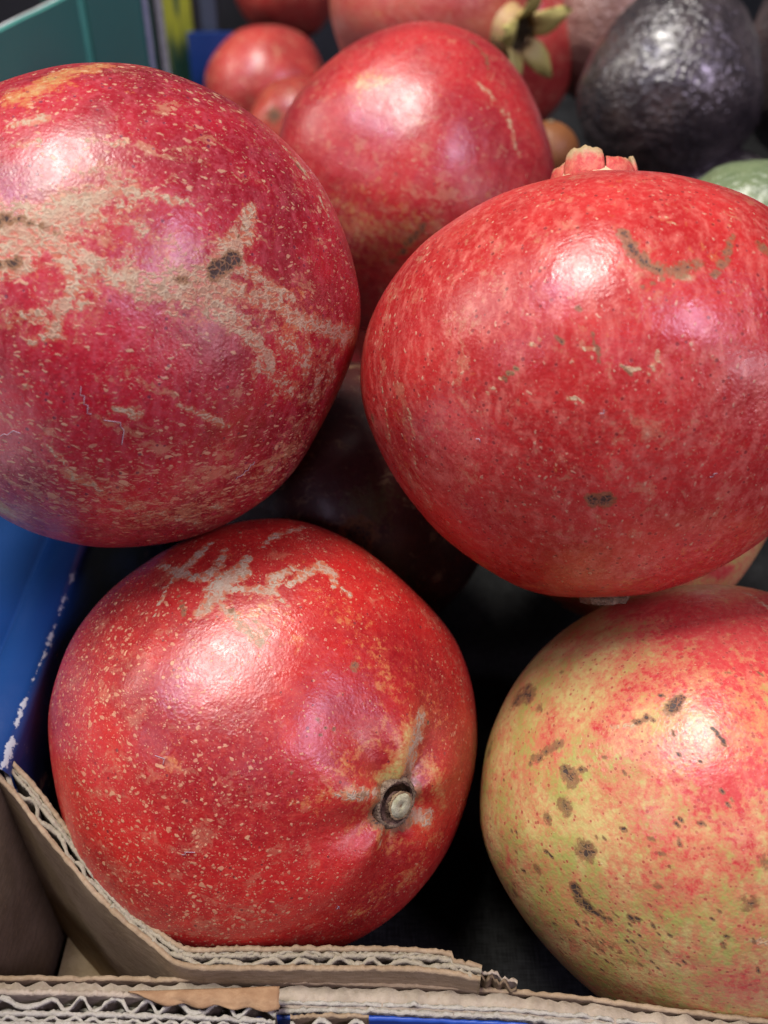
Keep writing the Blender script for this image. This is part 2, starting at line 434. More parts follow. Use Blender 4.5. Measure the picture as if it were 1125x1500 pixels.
def crown_open(t, P):
    z0 = P['bt'] - .2; parts = []
    neck = meshobj('crown', *lathe([(1.3, z0 - .2), (.95, z0 + .15), (.90, z0 + .55), (.98, z0 + .85), (.84, z0 + .85), (.66, z0 + .35), (.2, z0 + .3)], 30, .03, 2), M_sepal_yel, t)
    parts.append(neck)
    for i in range(5):
        s = meshobj('sepal', *sepal(.96, 1.15, 1.0, .85, .30, i * 2 * math.pi / 5 + P.get('croll', 0), .16, i + 9, z0 + .85, .15, curl=.35), M_sepal_yel, t)
        parts.append(s)
    rnd = random.Random(4); V = []; Fc = []
    for i in range(46):
        a, r = rnd.uniform(0, 6.28), rnd.uniform(.1, .75); l = rnd.uniform(.4, .9); dx, dy = rnd.uniform(-.2, .2), rnd.uniform(-.2, .2)
        b = len(V)
        for (zz, ww) in ((z0 + .3, .02), (z0 + .3 + l, .035)):
            for q in range(3):
                V.append((r * math.cos(a) + ww * math.cos(q * 2.1) + dx * (zz > z0 + .3), r * math.sin(a) + ww * math.sin(q * 2.1) + dy * (zz > z0 + .3), zz))
        for q in range(3): Fc.append((b + q, b + (q + 1) % 3, b + 3 + (q + 1) % 3, b + 3 + q))
        Fc.append((b + 3, b + 4, b + 5))
    V0, F0 = lathe([(.80, z0 + .60), (.5, z0 + .66), (.1, z0 + .62)], 20, .08, 3); b0 = len(V); V += V0; Fc += [tuple(b0 + q for q in f) for f in F0]
    stm = meshobj('stamens', V, Fc, M_dryin, t, False); parts.append(stm); stm['kind'] = 'stuff'
    return parts

# --- marks on each fruit's skin, where they sit on the fruit in the photograph
PL_marks = [
 ('scar', [(-10, 335, 30), (60, 325, 26), (110, 305, 22), (170, 282, 12)], .95), ('scar', [(0, 360, 20), (80, 350, 16), (105, 400, 12), (95, 445, 9), (75, 488, 8), (45, 500, 6)], .85),
 ('scar', [(-10, 385, 22), (35, 388, 14)], .95), ('scar', [(170, 278, 6), (235, 290, 6), (285, 298, 5)], .75),
 ('scar', [(110, 370, 14), (160, 400, 18), (210, 420, 24), (265, 425, 30), (310, 402, 30), (345, 362, 20), (365, 325, 13), (370, 300, 5)], .80),
 ('scar', [(300, 430, 20), (340, 470, 15), (375, 500, 12), (400, 540, 10)], .8), ('scar', [(330, 420, 12), (390, 440, 11), (440, 470, 12), (520, 497, 14)], .8),
 ('scar', [(345, 385, 12), (385, 410, 10), (430, 440, 9)], .66), ('scar', [(10, 185, 5), (65, 172, 9)], .75), ('scar', [(20, 215, 5), (60, 205, 5)], .6), ('scar', [(120, 205, 4), (180, 210, 5)], .6),
 ('scar', [(168, 600, 4), (205, 607, 7)], .75), ('scar', [(262, 592, 4), (300, 612, 7), (335, 622, 5)], .75), ('scar', [(420, 220, 7), (447, 252, 8)], .75),
 ('scar', [(468, 290, 5), (482, 320, 5)], .6), ('scar', [(440, 570, 8), (500, 520, 8)], .5), ('scar', [(400, 580, 10), (450, 560, 9), (490, 555, 9)], .6),
 ('scar', [(60, 640, 6), (110, 700, 8), (200, 745, 9), (300, 770, 10)], .5), ('scar', [(130, 240, 18), (190, 262, 14)], .5), ('scar', [(20, 470, 20), (70, 470, 16)], .45),
 ('scar', [(250, 130, 3), (330, 140, 3)], .6), ('scar', [(380, 545, 20), (460, 590, 16)], .45), ('scar', [(200, 330, 18), (280, 370, 18)], .45),
 ('scar', [(190, 380, 40), (270, 400, 50), (330, 440, 55), (420, 480, 40)], .33), ('scar', [(0, 345, 60), (120, 320, 50), (200, 300, 24)], .38), ('scar', [(80, 470, 40), (130, 420, 40)], .40), ('scar', [(430, 500, 50), (470, 560, 40)], .42), ('scar', [(200, 760, 50), (330, 740, 50), (430, 660, 40)], .30),
 ('dark', [(313, 398, 9), (345, 378, 8)], 1.35), ('dark', [(0, 325, 8), (30, 322, 8)], .7), ('dark', [(45, 325, 6), (78, 338, 6)], .62), ('dark', [(2, 388, 6), (24, 386, 7)], .9), ('dark', [(262, 412, 6), (285, 414, 5)], .5), ('dark', [(352, 345, 5), (358, 330, 4)], .5),
 ('dark', [(425, 228, 4), (442, 250, 4)], .6),
 ('yel', [(30, 140, 40), (90, 110, 36), (150, 95, 22)], .55), ('yel', [(0, 745, 40)], .8), ('yel', [(300, 410, 95), (60, 340, 90)], .16), ('yel', [(440, 470, 70)], .2),
 ('dens', [(100, 720, 90), (300, 740, 90), (420, 680, 60)], .6), ('dens', [(480, 350, 70)], .3)]
PF_marks = [
 ('scar', [(240, 862, 4.0), (262, 842, 9.0), (280, 822, 9.0), (305, 798, 7.0)], .9), ('scar', [(232, 828, 5.0), (262, 838, 8.0)], .85), ('scar', [(242, 868, 4.0), (225, 905, 2.5)], .8),
 ('scar', [(270, 842, 6.0), (300, 848, 8.0), (318, 832, 9.0), (328, 806, 6.0)], .85), ('scar', [(292, 898, 8.0), (308, 880, 13.0), (325, 855, 16.0), (348, 840, 12.0), (362, 815, 6.0)], 1.0),
 ('scar', [(325, 890, 6.0), (345, 905, 6.0), (362, 925, 7.0), (380, 940, 8.0), (388, 925, 6.0), (372, 908, 4.0)], .9), ('scar', [(345, 862, 5.0), (375, 866, 7.0), (395, 865, 9.0), (405, 845, 9.0), (428, 832, 7.0)], .9),
 ('scar', [(398, 862, 6.0), (412, 878, 4.0), (420, 888, 3.0)], .8), ('scar', [(425, 858, 5.0), (445, 842, 7.0), (470, 828, 8.0), (488, 842, 8.0), (488, 858, 5.0)], .9), ('scar', [(495, 855, 4.0), (512, 872, 5.0)], .75),
 ('scar', [(385, 800, 3.0), (400, 786, 7.0), (428, 776, 6.0), (455, 772, 3.0)], .85), ('dark', [(262, 876, 4.0), (270, 900, 4.0)], .6), ('dark', [(340, 894, 5.0)], .5), ('dark', [(520, 978, 7.0)], .55),
 ('yel', [(340, 900, 22), (400, 890, 26), (430, 930, 26)], .32), ('yel', [(400, 850, 40), (500, 880, 50), (560, 960, 60), (640, 1050, 50), (665, 1120, 40)], .20), ('yel', [(560, 985, 26), (600, 1040, 24)], .35),
 ('yel', [(600, 1075, 24), (590, 1110, 28), (572, 1140, 32)], .72), ('yel', [(560, 1200, 34)], .45), ('yel', [(470, 1180, 40), (560, 1060, 60), (640, 1230, 40)], .28), ('yel', [(640, 1130, 28), (648, 1180, 24)], .5), ('yel', [(510, 1160, 20)], .45), ('yel', [(552, 1215, 12), (556, 1240, 10)], .6), ('yel', [(520, 1340, 40), (620, 1270, 30)], .32), ('yel', [(230, 1130, 16), (260, 1120, 14)], .25),
 ('scar', [(582, 1155, 11), (592, 1138, 12), (604, 1105, 15), (612, 1075, 14), (618, 1045, 9)], .86), ('scar', [(555, 1164, 9), (535, 1163, 9), (515, 1162, 9), (488, 1163, 5)], .80), ('scar', [(565, 1195, 6), (560, 1210, 6), (557, 1238, 5)], .72), ('scar', [(602, 1195, 10), (628, 1200, 11)], 1.0),
 ('dark', [(598, 1118, 9), (592, 1138, 10)], .38), ('dark', [(541, 1165, 8), (525, 1163, 6)], .33), ('dark', [(559, 1215, 4), (557, 1235, 4)], .45), ('dark', [(600, 1190, 10)], .4), ('dark', [(628, 1058, 3)], .8), ('dark', [(466, 1055, 4)], .6), ('dark', [(478, 1068, 3)], .7), ('dark', [(487, 1067, 3)], .6), ('dark', [(470, 1078, 2.5)], .6), ('dark', [(428, 1132, 3.5)], .5),
 ('dens', [(150, 950, 110), (130, 1100, 90), (230, 1250, 130), (330, 1340, 110)], .35), ('nodens', [(560, 1000, 120), (580, 1200, 110)], .45), ('nodens', [(400, 1000, 60)], .2)]
PB_marks = [
 ('dark', [(912, 342, 8), (928, 368, 9), (955, 392, 9), (990, 396, 11), (1025, 388, 9)], .62), ('dark', [(945, 420, 5), (972, 408, 6)], .5), ('dark', [(1045, 402, 5), (1062, 378, 7), (1074, 345, 6)], .58), ('dark', [(1120, 364, 11)], .75),
 ('scar', [(940, 385, 7), (985, 400, 12), (1010, 405, 9)], .42), ('scar', [(1072, 300, 3), (1068, 330, 3)], .7), ('scar', [(975, 320, 3), (992, 330, 3)], .6), ('scar', [(1118, 368, 8)], .6),
 ('dark', [(738, 554, 4), (758, 541, 4)], .6), ('scar', [(735, 552, 3), (756, 541, 4)], .7), ('dark', [(814, 497, 4), (823, 503, 4)], .65), ('dark', [(848, 452, 5)], .6), ('scar', [(780, 505, 4), (792, 498, 4)], .6),
 ('dark', [(870, 490, 3), (878, 530, 3)], .55), ('scar', [(856, 512, 3), (874, 514, 3)], .55), ('scar', [(910, 535, 3), (922, 544, 4), (938, 543, 3)], .85), ('dark', [(908, 534, 3), (925, 545, 3)], .5), ('scar', [(952, 545, 2.5), (966, 512, 2.5)], .7),
 ('scar', [(832, 582, 2.5), (850, 586, 2.5)], .7), ('scar', [(714, 575, 2.5), (724, 568, 2.5)], .6), ('dark', [(866, 732, 8), (885, 733, 11), (896, 728, 7)], .78), ('dark', [(545, 612, 6)], .55),
 ('yel', [(640, 780, 60), (740, 850, 60), (850, 872, 50), (980, 850, 50), (1060, 800, 50)], .26), ('yel', [(580, 580, 30), (590, 680, 34)], .15), ('yel', [(1000, 330, 60), (1060, 370, 60)], .16), ('yel', [(880, 300, 70)], .08),
 ('scar', [(608, 640, 3), (598, 600, 3), (612, 700, 4)], .55), ('scar', [(640, 320, 4), (622, 370, 4)], .5), ('scar', [(560, 560, 3), (570, 640, 4)], .5),
 ('dens', [(600, 700, 60)], .5), ('dens', [(900, 700, 130)], .25), ('dens', [(560, 480, 60)], .3)]
PR_marks = [
 ('red', [(920, 880, 50), (1000, 890, 80), (1090, 930, 95), (1150, 900, 120)], .66), ('red', [(960, 990, 60), (1080, 1030, 70)], .25), ('red', [(1060, 1160, 50), (1125, 1150, 60)], .36), ('red', [(1000, 1290, 60), (900, 1060, 50)], .22), ('red', [(1090, 1260, 40)], .25), ('red', [(1080, 1450, 50)], .3), ('red', [(810, 1080, 40)], .2), ('red', [(1040, 1130, 60)], .22),
 ('yel', [(830, 1180, 60), (850, 1250, 60)], 1.15), ('yel', [(790, 960, 60)], 1.05), ('yel', [(1060, 1390, 26)], 1.1),
 ('dark', [(760, 1022, 16), (775, 1015, 14)], .8), ('dark', [(791, 1038, 6)], .7), ('dark', [(716, 1100, 11)], .62), ('dark', [(776, 1115, 5), (800, 1102, 8), (818, 1090, 8)], .58), ('dark', [(825, 1128, 7), (834, 1138, 11), (848, 1130, 5)], .85),
 ('dark', [(826, 1181, 11)], .8), ('dark', [(803, 1198, 8)], .75), ('dark', [(856, 1248, 13)], .95), ('dark', [(788, 1272, 6)], .75), ('dark', [(842, 1302, 7), (850, 1320, 8), (864, 1334, 7)], 1.1), ('dark', [(873, 1338, 5), (892, 1348, 5)], .85), ('dark', [(924, 1344, 5), (934, 1345, 4)], .9),
 ('dark', [(984, 1038, 9), (994, 1030, 8), (1000, 1024, 4)], 1.0), ('dark', [(930, 1058, 4), (945, 1052, 5), (955, 1054, 4)], .7), ('dark', [(1046, 1070, 2.5), (1060, 1090, 2.5)], 1.0), ('dark', [(962, 1302, 6)], .5), ('dark', [(1062, 1375, 4), (1062, 1388, 4)], .6), ('dark', [(1098, 1325, 12)], .6),
 ('dark', [(770, 960, 6)], .6), ('dark', [(764, 975, 6)], .6), ('dark', [(808, 932, 7)], .55), ('dark', [(824, 984, 5)], .6), ('dark', [(753, 1298, 5), (756, 1310, 5)], .5), ('dark', [(860, 1375, 16), (915, 1405, 24), (950, 1420, 12)], .28), ('dark', [(1066, 985, 5)], .5), ('dark', [(1105, 980, 4), (1118, 990, 3)], .6), ('dark', [(738, 1140, 3)], .6), ('dark', [(1120, 1260, 12)], .5), ('dark', [(772, 1338, 4)], .5), ('dark', [(912, 1130, 3)], .8),
 ('scar', [(1062, 856, 4), (1100, 872, 6), (1140, 900, 7)], .75), ('scar', [(895, 1067, 2.5), (925, 1065, 3.5), (935, 1056, 3)], .8), ('scar', [(1098, 1375, 6), (1130, 1385, 9)], .55)]

_r = random.Random(12)
for _i in range(42):
    _x, _y = _r.uniform(710, 1120), 930 + 530 * _r.random() ** .6; _w = _r.choice([1.2, 1.5, 1.8, 2.4])
    PR_marks.append(('dark', [(_x, _y, _w), (_x + _r.uniform(-6, 6), _y + _r.uniform(-4, 4), _w)], _r.uniform(.5, .95)))
for _i in range(34):
    _x, _y = _r.gauss(905, 40), _r.gauss(1395, 22)
    PR_marks.append(('dark', [(_x, _y, _r.uniform(1.6, 3.2))], _r.uniform(.5, .9)))
S_PL = skin('crimson_scarred_skin', dark=(.21, .006, .014), red=(.44, .012, .024), pink=(.54, .10, .12), fr_amt=.34, fr_scale=6.6, fr_stretch=(.7, .7, 1.9), fr_col=(.58, .36, .20), tan=(.50, .30, .15), blotch=.55, streak=.5, dot_amt=.3, dot_col=(.13, .02, .04), holes=.85, seed=1, sc0=(.36, .26, .15), sc1=(.60, .49, .33))
S_PF = skin('orange_red_freckled_skin', dark=(.28, .009, .012), red=(.50, .019, .015), pink=(.60, .085, .05), fr_amt=.33, fr_scale=8.6, fr_stretch=(1.2, 1.2, .75), fr_col=(.60, .33, .17), blotch=.22, streak=.25, dot_amt=.15, holes=.7, seed=2, sc0=(.34, .27, .17), sc1=(.56, .48, .35))
S_PB = skin('rosy_dotted_skin', dark=(.40, .013, .014), red=(.58, .034, .030), pink=(.66, .16, .12), fr_amt=.22, fr_scale=6.6, fr_stretch=(1.3, 1.3, .8), fr_col=(.60, .36, .22), blotch=.35, streak=.75, dot_amt=.65, dot_col=(.20, .02, .02), rough=.34, seed=3)
S_PR = skin('yellow_green_blushed_skin', dark=(.50, .03, .035), red=(.60, .06, .055), pink=(.66, .22, .14), orange=(.62, .22, .11), pale=(.58, .47, .17), pale2=(.40, .40, .10), fr_amt=.12, fr_scale=6.5, blotch=.1, streak=.5, dot_amt=.9, dot_col=(.40, .07, .05), seed=4)
S_PM = skin('orange_crimson_skin', dark=(.30, .010, .018), red=(.48, .024, .026), pink=(.56, .13, .10), orange=(.50, .16, .06), fr_amt=.20, fr_scale=5.5, fr_col=(.56, .33, .18), blotch=.35, streak=.35, dot_amt=.2, seed=5)
S_BG = skin('plain_red_skin', dark=(.30, .012, .016), red=(.48, .030, .026), pink=(.60, .16, .10), fr_amt=.26, fr_scale=3.5, blotch=.5, streak=.7, dot_amt=.2, seed=6)
S_SHADED = skin('shade_darkened_red_skin', dark=(.035, .006, .006), red=(.075, .010, .008), pink=(.10, .03, .02), orange=(.10, .06, .02), pale=(.12, .10, .03), pale2=(.09, .08, .03), fr_amt=.1, fr_col=(.15, .1, .06), rough=.5, seed=8)  # whole skin darkened to carry the shade under the front fruits
S_BG2 = skin('pale_orange_red_skin', dark=(.52, .06, .05), red=(.62, .14, .09), pink=(.70, .30, .20), fr_amt=.2, blotch=.2, streak=.5, dot_amt=.1, seed=7)

NB = (440, 220)
pomegranate('large crimson pomegranate with webbed tan scars, resting against the teal box side', 185, 447, 20.4,
            dict(a=4.80, bt=4.5, bb=5.0, cone_t=.02, cone_b=.03, lobe=.010, lobes=6, sq=.97, lump=.018), S_PL, (.12, .93, .25), *NB, paint=PL_marks, seed=1)
pomegranate('glossy orange-red pomegranate at the front left, its pale cut stem facing right', 392, 1078, 22.0,
            dict(a=4.72, bt=4.6, bb=4.45, cone_t=.02, cone_b=.0, lobe=.012, lobes=5, sq=.96, dim_b=.22, pole_lobe=.032, pph=.4, pit=.5, lump=.014), S_PF, (-.555, .30, -.775), *NB, paint=PF_marks, seed=2, stem='big', roll=.3)
pomegranate('big rosy pomegranate with a broken crown, lying highest on the right', 876, 562, 20.4,
            dict(a=4.93, bt=4.0, bb=4.42, cone_t=.0, cone_b=.16, lobe=.008, lobes=6, sq=.94, dim_b=.10, lump=.016, croll=.8), S_PB, (-.02, .98, -.17), *NB, paint=PB_marks, seed=3, stem='stub', crown=crown_broken)
pomegranate('yellow-green pomegranate blushed pink with dark spots, at the front right corner', 1040, 1182, 21.5,
            dict(a=4.99, bt=4.80, bb=4.75, cone_t=.02, cone_b=.24, lobe=.010, lobes=6, yel=.74, sq=.95), S_PR, (-.12, .97, .10), *NB, paint=PR_marks, seed=4)
pomegranate('red pomegranate with a tan patch near its top, behind the two largest fruits', 612, 250, 30.5,
            dict(a=4.42, bt=4.15, bb=5.2, cone_t=.22, cone_b=.05, lobe=.022, lobes=6, dim_t=.15), S_PM, (.28, .88, .25), 300, 150, seed=5,
            paint=[('yel', [(530, 120, 26), (560, 118, 20)], .52), ('yel', [(590, 360, 90), (520, 330, 60)], .38), ('yel', [(700, 320, 60)], .2), ('dark', [(690, 60, 4), (712, 82, 4), (715, 100, 3)], .6), ('dark', [(620, 330, 5), (575, 385, 4)], .7), ('dark', [(575, 118, 4)], .5), ('scar', [(700, 120, 5), (745, 170, 5), (760, 230, 4)], .5), ('dens', [(620, 300, 100)], .5)])
pomegranate('red pomegranate, shade darkened into its skin, wedged under the three front fruits', 500, 742, 27.6,
            dict(a=4.05, bt=3.9, bb=3.9, lobe=.015, yel=.05), S_SHADED, (.05, -.62, .75), 160, 80, seed=6, paint=[('dark', [(525, 790, 20)], 1.1), ('yel', [(540, 740, 40)], .8)])
pomegranate('pale green and pink pomegranate glimpsed beneath the big rosy one', 918, 705, 27.5,
            dict(a=4.0, bt=3.9, bb=3.9, lobe=.015, yel=.62), S_PR, (.2, .3, .9), 160, 80, seed=7, paint=[('red', [(1065, 835, 12), (1030, 835, 8)], .6)])
pomegranate('small red pomegranate beside the blue panel at the back left', 393, 138, 60.0,
            dict(a=3.85, bt=3.7, bb=3.7, lobe=.02), S_BG, (-.3, .5, .6), 120, 60, seed=8)
pomegranate('small orange-red pomegranate with a green stub, tucked under the back left one', 442, 200, 52.0,
            dict(a=3.0, bt=2.9, bb=2.9, lobe=.02, yel=.18), S_BG, (-.30, -.85, .1), 120, 60, seed=9, stem='small', paint=[('dark', [(400, 168, 10)], .8)])
pomegranate('dark red pomegranate cut by the top edge of the photo, farthest back', 420, -24, 74.0,
            dict(a=3.9, bt=3.8, bb=3.8, lobe=.02), S_BG, (.1, .6, .5), 96, 48, seed=10)
pomegranate('pale orange-pink pomegranate with an open yellowish crown', 634, 8, 43.0,
            dict(a=4.55, bt=4.4, bb=4.1, lobe=.02, yel=.15, croll=.5), S_BG2, (.70, -.22, .66), 160, 80, seed=11, crown=crown_open)
pomegranate('plain red pomegranate behind the open crown, beside the brown avocado', 722, 72, 50.0,
            dict(a=4.3, bt=4.4, bb=4.4, lobe=.02, yel=.05), S_BG, (-.1, .9, .2), 140, 70, seed=12)
pomegranate('shadowed red pomegranate low in the gap behind the two largest fruits', 560, 505, 37.0,
            dict(a=3.9, bt=3.9, bb=3.9, lobe=.015), S_PM, (.5, -.3, .6), 120, 60, seed=13)
for o in list(bpy.data.objects):
    if o.get('_sub'):
        # the broken sepals sit on the crown
        cr = [c for c in o.parent.children if c.name.startswith('crown')][0]
        o.parent = cr; o.location = (0, 0, 0); o.rotation_quaternion = (1, 0, 0, 0); del o['_sub']
for cr in [o for o in bpy.data.objects if o.name.startswith('crown')]:
    for s in list(cr.parent.children):
        if s.name.startswith(('sepal', 'stamens')) and s.parent is not cr:
            s.parent = cr; s.location = (0, 0, 0); s.rotation_quaternion = (1, 0, 0, 0)

# ------------------------------------------------------------------ avocados and the orange fruit
def mat_avocado(name, a, b, fleck, bumps=1.0, rough=.33):
    k = NT(name); co = k.obj(); wc = k.warp(co, 2.5, .25, 3)
    n = k.noise(wc, 1.1, 6, .65)
    c = k.mix(k.step(n, .35, .65), a, b)
    d = k.vor(wc, 4.2)[0]
    c = k.mix(k.mul(k.step(k.noise(co, 8, 5, .8), .55, .68), .5), c, fleck)
    h = k.add(k.step(d, .75, .1), k.mul(k.noise(co, 6, 4, .6), .5))
    return k.out(c, rough, k.bump(h, .8, .12 * bumps), .7, .3, .22)
def avocado(label, px, py, depth, a, L, mat, axis, seed, sticker=None):
    c = at(px, py, depth); M = orient(c, *axis); base = c - np.array([0, 0, a])
    t = thing('avocado', label, 'avocado', base, 'avocados at the back right')
    nlon, nlat = 140, 90; V = []
    for j in range(nlat + 1):
        th = math.pi * j / nlat
        for i in range(nlon):
            ph = 2 * math.pi * i / nlon
            z = L * math.cos(th); r = a * math.sin(th) * (1 - .22 * (math.cos(th) + .2) * (math.cos(th) > -.2))
            p = Vector((r * math.cos(ph), r * math.sin(ph), z))
            k = 1 + .02 * mnoise.noise(p * .5 + Vector((seed * 3, 0, 0))) + .012 * mnoise.noise(p * 2.2) + .006 * mnoise.noise(p * 5)
            V.append(tuple(p * k))
    Fc = [(j * nlon + i, (j + 1) * nlon + i, (j + 1) * nlon + (i + 1) % nlon, j * nlon + (i + 1) % nlon) for j in range(nlat) for i in range(nlon)]
    o = meshobj('skin', V, Fc, mat, t); place(o, c, M, base)
    return t, c
AV_D = mat_avocado('dark_avocado_skin', (.028, .023, .025), (.068, .055, .054), (.11, .105, .09), .42, .27)
AV_B = mat_avocado('brown_avocado_skin', (.20, .10, .075), (.30, .17, .13), (.35, .24, .18), .4, .4)
AV_G = mat_avocado('green_avocado_skin', (.12, .17, .075), (.17, .22, .10), (.28, .32, .18), .35, .42)
avocado('near-black pebbled avocado with a bluish shine, behind the big rosy pomegranate', 985, 122, 39, 3.62, 4.0, AV_D, (.25, .9, -.2), 1)
avocado('dark avocado cut by the right edge of the photo', 1205, 95, 41, 3.4, 4.2, AV_D, (-.1, .9, .1), 2)
avocado('smooth brown avocado cut by the top edge of the photo', 905, 20, 49, 3.6, 4.4, AV_B, (.3, .8, .2), 3)
avg, gc = avocado('pale green avocado behind the right shoulder of the big rosy pomegranate', 1112, 345, 30, 2.35, 2.9, AV_G, (.9, .2, .1), 4)
# avocados lower in the heap, seen only as dark shapes in the gaps
avocado('shadowed dark avocado low in the heap under the shining one', 1010, 330, 41, 3.5, 4.0, AV_D, (.8, .2, .3), 5)

c = at(802, 226, 38); t = thing('orange', 'brownish orange fruit glimpsed between red pomegranate and dark avocado', 'fruit', c - np.array([0, 0, 1.2]))
k = NT('orange_peel'); co = k.obj()
m_or = k.out(k.mix(k.noise(co, 2, 5, .6), (.16, .055, .015), (.26, .10, .03)), .5, k.bump(k.vor(co, 9)[0], .4, .04), .4)
V, Fc = lathe([(1.2 * math.sin(math.pi * i / 30), -1.2 * math.cos(math.pi * i / 30)) for i in range(31)], 48, 0, 0, False)
o = meshobj('peel', V, Fc, m_or, t); o.location = (0, 0, .012)
V, Fc = lathe([(.05, 1.15), (.14, 1.2), (.12, 1.25), (.05, 1.26)], 8); o2 = meshobj('stem_button', V, Fc, M_bark, t); o2.location = (0, 0, .012)

# ------------------------------------------------------------------ cardboard
def mat_cutedge(name, inside, edge_a, edge_b, ztop, spread=.09):
    k = NT(name); co = k.obj(); sx = k.n('ShaderNodeSeparateXYZ'); k.t.links.new(co, sx.inputs[0])
    n = k.noise(co, 9, 5, .75); zz = k.add(sx.outputs[2], k.mul(k.add(n, -.5), .22))
    c = k.mix(k.step(zz, ztop - spread, ztop), inside, k.mix(n, edge_a, edge_b))
    return k.out(c, .92, k.bump(k.noise(co, 14, 4, .75), .6, .04), .2)
def mat_kraft(name, a=(.23, .165, .095), b=(.32, .24, .15), rough=.85, fib=(.25, .16, .08)):
    k = NT(name); co = k.obj(); st = k.noise(k.map(co, (1, 1, 5)), 3, 7, .7); n = k.noise(co, 1.0, 5, .6)
    c = k.mix(k.step(k.add(k.mul(st, .6), k.mul(n, .4)), .38, .62), a, b)
    c = k.mix(k.mul(k.step(k.noise(co, 13, 6, .8), .56, .7), .45), c, fib)
    return k.out(c, rough, k.bump(k.noise(co, 10, 7, .75), .5, .03), .25)
def mat_print(name, col, worn=(.72, .74, .76), rough=.35, wear=.72):
    k = NT(name); co = k.obj(); n = k.noise(co, 2.5, 9, .75)
    c = k.mix(k.mul(k.noise(co, .6, 4, .6), .3), col, tuple(x * .75 for x in col))
    c = k.mix(k.step(n, wear, wear + .03), c, worn)
    h = k.add(k.mul(k.noise(co, 1.2, 4, .5), 1.5), k.mul(k.noise(co, 14, 4, .6), .2))
    return k.out(c, rough, k.bump(h, .35, .06), .5)
K = mat_kraft('kraft_board'); KD = mat_kraft('shaded_kraft_board', (.115, .08, .045), (.16, .115, .07))  # KD is kraft with shadow darkening put into its brown
KW = None; KT = mat_kraft('tan_board_top', (.27, .225, .165), (.38, .32, .24), .85, (.30, .22, .14))
def mat_torn_shaded(name, hollow_shade_a, hollow_shade_b, e_a, e_b):  # pale torn fibres on top; inside colours carry the shade of the hollows
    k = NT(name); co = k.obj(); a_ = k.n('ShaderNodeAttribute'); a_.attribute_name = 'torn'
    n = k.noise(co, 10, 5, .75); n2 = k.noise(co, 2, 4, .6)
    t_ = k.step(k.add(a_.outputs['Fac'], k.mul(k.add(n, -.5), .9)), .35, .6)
    c = k.mix(t_, k.mix(n2, hollow_shade_a, hollow_shade_b), k.mix(n, e_a, e_b))
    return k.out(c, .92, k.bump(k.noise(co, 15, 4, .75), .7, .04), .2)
KG = mat_torn_shaded('grey_green_fluting', (.06, .048, .03), (.12, .09, .055), (.19, .165, .11), (.37, .33, .24))
KW = mat_torn_shaded('pale_torn_paper', (.07, .055, .038), (.15, .12, .08), (.22, .20, .155), (.46, .44, .37))
PALE = mat_kraft('pale_raw_edge', (.40, .42, .40), (.58, .60, .58))
BLUE = mat_print('blue_printed_board', (.008, .040, .18), rough=.4)
TEAL = mat_print('teal_printed_board', (.060, .27, .215), (.2, .28, .3), .5)
TEAL_D = mat_print('dark_teal_printed_board', (.042, .19, .155), (.2, .28, .3), .5)

